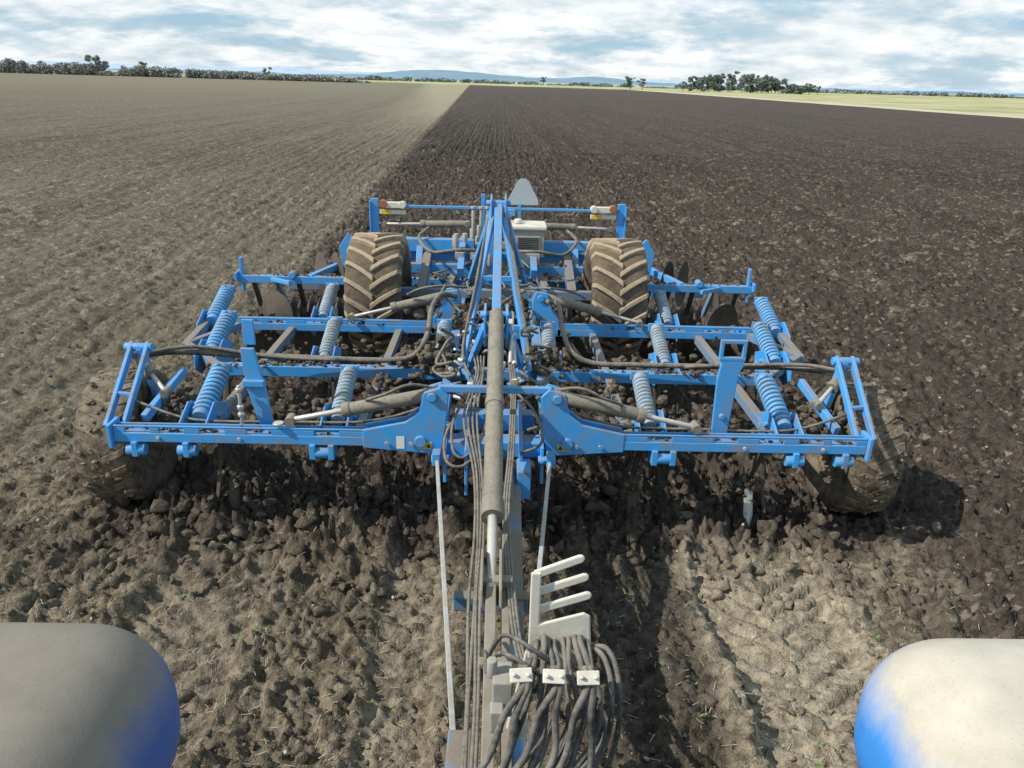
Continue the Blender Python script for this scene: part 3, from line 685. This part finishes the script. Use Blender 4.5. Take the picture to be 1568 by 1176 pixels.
# ---------------------------------------------------------------- tractor
TR=empty('tractor')
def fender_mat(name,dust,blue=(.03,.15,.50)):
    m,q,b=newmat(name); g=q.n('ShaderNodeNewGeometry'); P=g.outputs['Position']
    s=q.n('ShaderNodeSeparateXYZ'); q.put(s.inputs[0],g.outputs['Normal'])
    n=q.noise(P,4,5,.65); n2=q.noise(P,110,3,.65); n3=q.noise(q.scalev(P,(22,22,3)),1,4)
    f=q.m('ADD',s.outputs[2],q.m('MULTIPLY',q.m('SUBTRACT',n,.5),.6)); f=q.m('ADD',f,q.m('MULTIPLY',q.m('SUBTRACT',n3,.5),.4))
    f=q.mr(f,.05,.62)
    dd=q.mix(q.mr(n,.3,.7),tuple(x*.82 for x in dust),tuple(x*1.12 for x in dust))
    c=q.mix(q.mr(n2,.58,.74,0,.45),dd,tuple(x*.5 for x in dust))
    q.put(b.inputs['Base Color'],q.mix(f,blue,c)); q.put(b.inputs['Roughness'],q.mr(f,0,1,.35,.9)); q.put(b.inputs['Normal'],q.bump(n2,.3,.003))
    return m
FL=fender_mat('fender_dust_shaded',(.215,.19,.155),(.015,.10,.38)); FR=fender_mat('fender_dust_pale',(.47,.43,.35),(.05,.26,.70))  # left fender's shade painted into its darker dust and blue
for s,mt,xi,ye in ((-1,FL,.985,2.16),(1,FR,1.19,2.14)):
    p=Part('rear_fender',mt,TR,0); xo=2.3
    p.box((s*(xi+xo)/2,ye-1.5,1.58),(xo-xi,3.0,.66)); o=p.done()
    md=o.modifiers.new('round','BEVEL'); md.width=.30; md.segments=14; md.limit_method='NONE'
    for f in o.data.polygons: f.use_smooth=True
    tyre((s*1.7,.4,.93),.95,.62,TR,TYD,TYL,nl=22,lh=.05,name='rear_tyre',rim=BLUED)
tb=Part('rear_axle_and_hitch',STEEL,TR,.01); tb.box((0,.5,.95),(1.1,.7,.5)); tb.cyl((-1.4,.4,.93),(1.4,.4,.93),.16)
for s in (-1,1): tb.beam((s*.42,.8,.75),(s*.40,1.6,.6),.06,.10)
tb.box((0,1.1,.75),(.2,.7,.14)); tb.done()
cabp=Part('cab_pillars',BLK,TR,.01)
for s in (-1,1): cabp.beam((s*.80,.62,1.9),(s*.78,.55,4.0),.08,.08); cabp.beam((s*.80,-1.2,1.6),(s*.74,-1.1,4.0),.07,.07)
cabp.done()
cr=Part('cab_roof',FR,TR,.05); cr.box((0,-.25,4.10),(1.75,1.95,.18)); cr.done()
bd=Part('cab_floor_body',FR,TR,.03); bd.box((0,-.5,1.45),(1.5,1.7,.5)); bd.box((0,-2.6,1.5),(.9,2.6,.8)); bd.done()

# ---------------------------------------------------------------- distance
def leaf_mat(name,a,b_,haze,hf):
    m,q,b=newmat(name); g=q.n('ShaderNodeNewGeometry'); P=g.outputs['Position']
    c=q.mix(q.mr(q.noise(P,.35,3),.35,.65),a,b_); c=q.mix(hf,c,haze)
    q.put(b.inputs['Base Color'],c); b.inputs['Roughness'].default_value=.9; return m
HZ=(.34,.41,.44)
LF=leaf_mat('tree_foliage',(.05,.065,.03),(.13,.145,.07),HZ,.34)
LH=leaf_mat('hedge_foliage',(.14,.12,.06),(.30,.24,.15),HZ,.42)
BARK=coat_mat('bark',(.16,.15,.13),amt=.3)
def foliage(name,blobs,leaf,mat,parent=None,dens=1.0):
    C=[]
    for (x,y,z,rx,ry,rz) in blobs:
        n=int(dens*max(40,60*rx*rz/ (leaf*leaf*6)))
        d=rng.normal(size=(n,3)); d/=np.linalg.norm(d,axis=1)[:,None]
        r=rng.random(n)**.45; C.append(np.array([x,y,z])+d*r[:,None]*np.array([rx,ry,rz]))
    C=np.vstack(C); n=len(C)
    u=rng.normal(size=(n,3));u/=np.linalg.norm(u,axis=1)[:,None]; w=np.cross(u,rng.normal(size=(n,3)));w/=np.linalg.norm(w,axis=1)[:,None]
    l=leaf*(.6+.8*rng.random((n,1)))
    V=np.stack([C-u*l-w*l*.6,C+u*l*.3-w*l*.8,C+u*l+w*l*.5,C-u*l*.2+w*l*.8],1).reshape(-1,3); F=np.arange(4*n).reshape(-1,4)
    return mesh_np(name,V,F,mat,parent)
def tree(name,x,y,h,w,mat=LF,leaf=.32):
    e=empty(name); t=Part('trunk_and_limbs',BARK,e,0); t.cyl((x,y,-.3),(x,y,h*.5),w*.04,w*.02,n=8)
    bl=[]
    for i in range(15):
        a=random.random()*6.28;r=random.uniform(.05,.40)*w;z=h*random.uniform(.3,.9);k=w*random.uniform(.10,.19)*(1.25-z/h*.5)
        bx,by=x+math.cos(a)*r,y+math.sin(a)*r; t.cyl((x,y,h*.25),(bx,by,z),w*.015,w*.006,n=6); bl.append((bx,by,z,k,k,k*.7))
    t.done(); foliage('crown',bl,leaf,mat,e)
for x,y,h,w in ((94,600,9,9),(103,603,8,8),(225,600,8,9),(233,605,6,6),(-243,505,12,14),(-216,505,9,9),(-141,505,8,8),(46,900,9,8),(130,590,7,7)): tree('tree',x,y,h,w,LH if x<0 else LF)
bl=[];cl=empty('tree_clump'); t=Part('trunks',BARK,cl,0)
for i in range(34):
    x=139+80*i/33+random.uniform(-1.5,1.5);y=600+random.uniform(-12,12)
    h=(6.5+8*math.sin(math.pi*min(1,(i+3)/34))**.6)*random.uniform(.85,1.06)
    t.cyl((x,y,-.2),(x,y,h*.6),.25,.1,n=6)
    for j in range(9): bl.append((x+random.uniform(-2.4,2.4),y+random.uniform(-2,2),h*random.uniform(.12,.9),random.uniform(1.2,2.4),1.8,random.uniform(.9,1.7)))
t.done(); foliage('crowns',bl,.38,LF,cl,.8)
bl=[]
for i in range(420):
    x=-345+265*random.random()**.85; f=(x+80)/-265
    h=(2.5+5.8*f)*random.uniform(.4,1.15)
    if vn(np.array([x*.06]),np.array([.5]),3)[0]<.28: h*=.4
    bl.append((x,500+random.uniform(-4,4),h*.5,random.uniform(1.5,4),2,h*.55))
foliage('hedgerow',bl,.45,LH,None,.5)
bl=[]
for i in range(300):
    x=random.uniform(-330,900); h=random.uniform(1.5,4.5)*(1.0 if vn(np.array([x*.03]),np.array([.5]),8)[0]>.35 else .35)
    bl.append((x,960+random.uniform(-30,30),h*.5,random.uniform(3,9),3,h*.6))
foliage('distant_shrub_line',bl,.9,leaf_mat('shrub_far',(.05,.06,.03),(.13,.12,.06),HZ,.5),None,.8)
def hills(name,y,fn,col,x0,x1,n=240):
    V=[];F=[]
    for i in range(n+1):
        x=x0+(x1-x0)*i/n; hh=max(.2,fn(x)); V+=[(x,y-200,-3),(x,y,hh),(x,y+300,-3)]
    for i in range(n):
        a=3*i; F+=[[a,a+3,a+4,a+1],[a+1,a+4,a+5,a+2]]
    m,q,b=newmat(name+'_mat'); g=q.n('ShaderNodeNewGeometry'); q.put(b.inputs['Base Color'],q.mix(q.noise(q.scalev(g.outputs['Position'],(1,1,4)),.012,4),tuple(c*.75 for c in col),tuple(c*1.2 for c in col))); b.inputs['Roughness'].default_value=1
    mesh_np(name,V,F,m,smooth=True)
n1=lambda x,s,k:float(vn(np.array([x*k]),np.array([.5]),s)[0])
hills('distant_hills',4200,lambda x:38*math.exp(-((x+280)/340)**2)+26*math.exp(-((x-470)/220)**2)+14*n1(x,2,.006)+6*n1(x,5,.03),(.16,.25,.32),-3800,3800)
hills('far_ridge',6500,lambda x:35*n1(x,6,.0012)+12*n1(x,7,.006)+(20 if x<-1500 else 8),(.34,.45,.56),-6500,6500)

# ---------------------------------------------------------------- light and sky
sd=Vector((1,.3,-1.0)).normalized()
L=bpy.data.lights.new('sun','SUN'); L.energy=5.0; L.angle=math.radians(.5); L.color=(1,.95,.87)
lo=bpy.data.objects.new('sun',L); COL.objects.link(lo); lo.rotation_euler=sd.to_track_quat('-Z','Y').to_euler()
W=bpy.data.worlds.new('World'); scene.world=W; W.use_nodes=True; nt=W.node_tree; q=NB(nt)
bg=nt.nodes['Background']; sk=q.n('ShaderNodeTexSky'); sk.sky_type='NISHITA'; sk.sun_disc=False
sk.sun_elevation=math.asin(-sd.z); sk.sun_rotation=math.atan2(-sd.x,-sd.y); sk.air_density=1; sk.dust_density=1.2; sk.ozone_density=1.5
tc=q.n('ShaderNodeTexCoord'); s=q.n('ShaderNodeSeparateXYZ'); q.put(s.inputs[0],tc.outputs['Generated'])
zp=q.m('MAXIMUM',s.outputs[2],0)
zz=q.m('ADD',zp,.22)
cx=q.m('DIVIDE',s.outputs[0],zz); cy=q.m('DIVIDE',s.outputs[1],zz)
cv=q.n('ShaderNodeCombineXYZ'); q.put(cv.inputs[0],cx); q.put(cv.inputs[1],cy); cv.inputs[2].default_value=3.1
c1=q.noise(cv.outputs[0],1.5,7,.56,.4); c2=q.noise(cv.outputs[0],3.4,6,.6)
cov=q.mr(q.m('ADD',q.m('MULTIPLY',c1,.75),q.m('MULTIPLY',c2,.25)),.40,.52)
high=q.mr(zp,.15,.7,1,.45)   # thinner cover overhead
cov=q.m('MAXIMUM',q.m('MULTIPLY',q.m('MULTIPLY',cov,.96),high),q.mr(s.outputs[2],.05,.0,0,.5))
cc=q.mix(q.mr(c2,.36,.58),(6.8,7.9,8.5),(10.8,11.0,11.0))
base=q.mix(.7,sk.outputs[0],(4.3,7.0,9.2))
q.put(bg.inputs['Color'],q.mix(cov,base,cc)); bg.inputs['Strength'].default_value=.095

# ---------------------------------------------------------------- camera
cam=bpy.data.cameras.new('camera'); co=bpy.data.objects.new('camera',cam); COL.objects.link(co); scene.camera=co
cam.sensor_width=36; cam.lens=36*1184/1568; cam.clip_end=20000; cam.clip_start=.05
R=Matrix.Rotation(math.radians(-1.35),4,'Z')@Matrix.Rotation(math.radians(90-21.4),4,'X')@Matrix.Rotation(math.radians(1.62),4,'Z')
co.matrix_world=Matrix.Translation((0,0,3.5))@R
scene.view_settings.view_transform='Standard'; scene.view_settings.look='None'; scene.view_settings.exposure=0
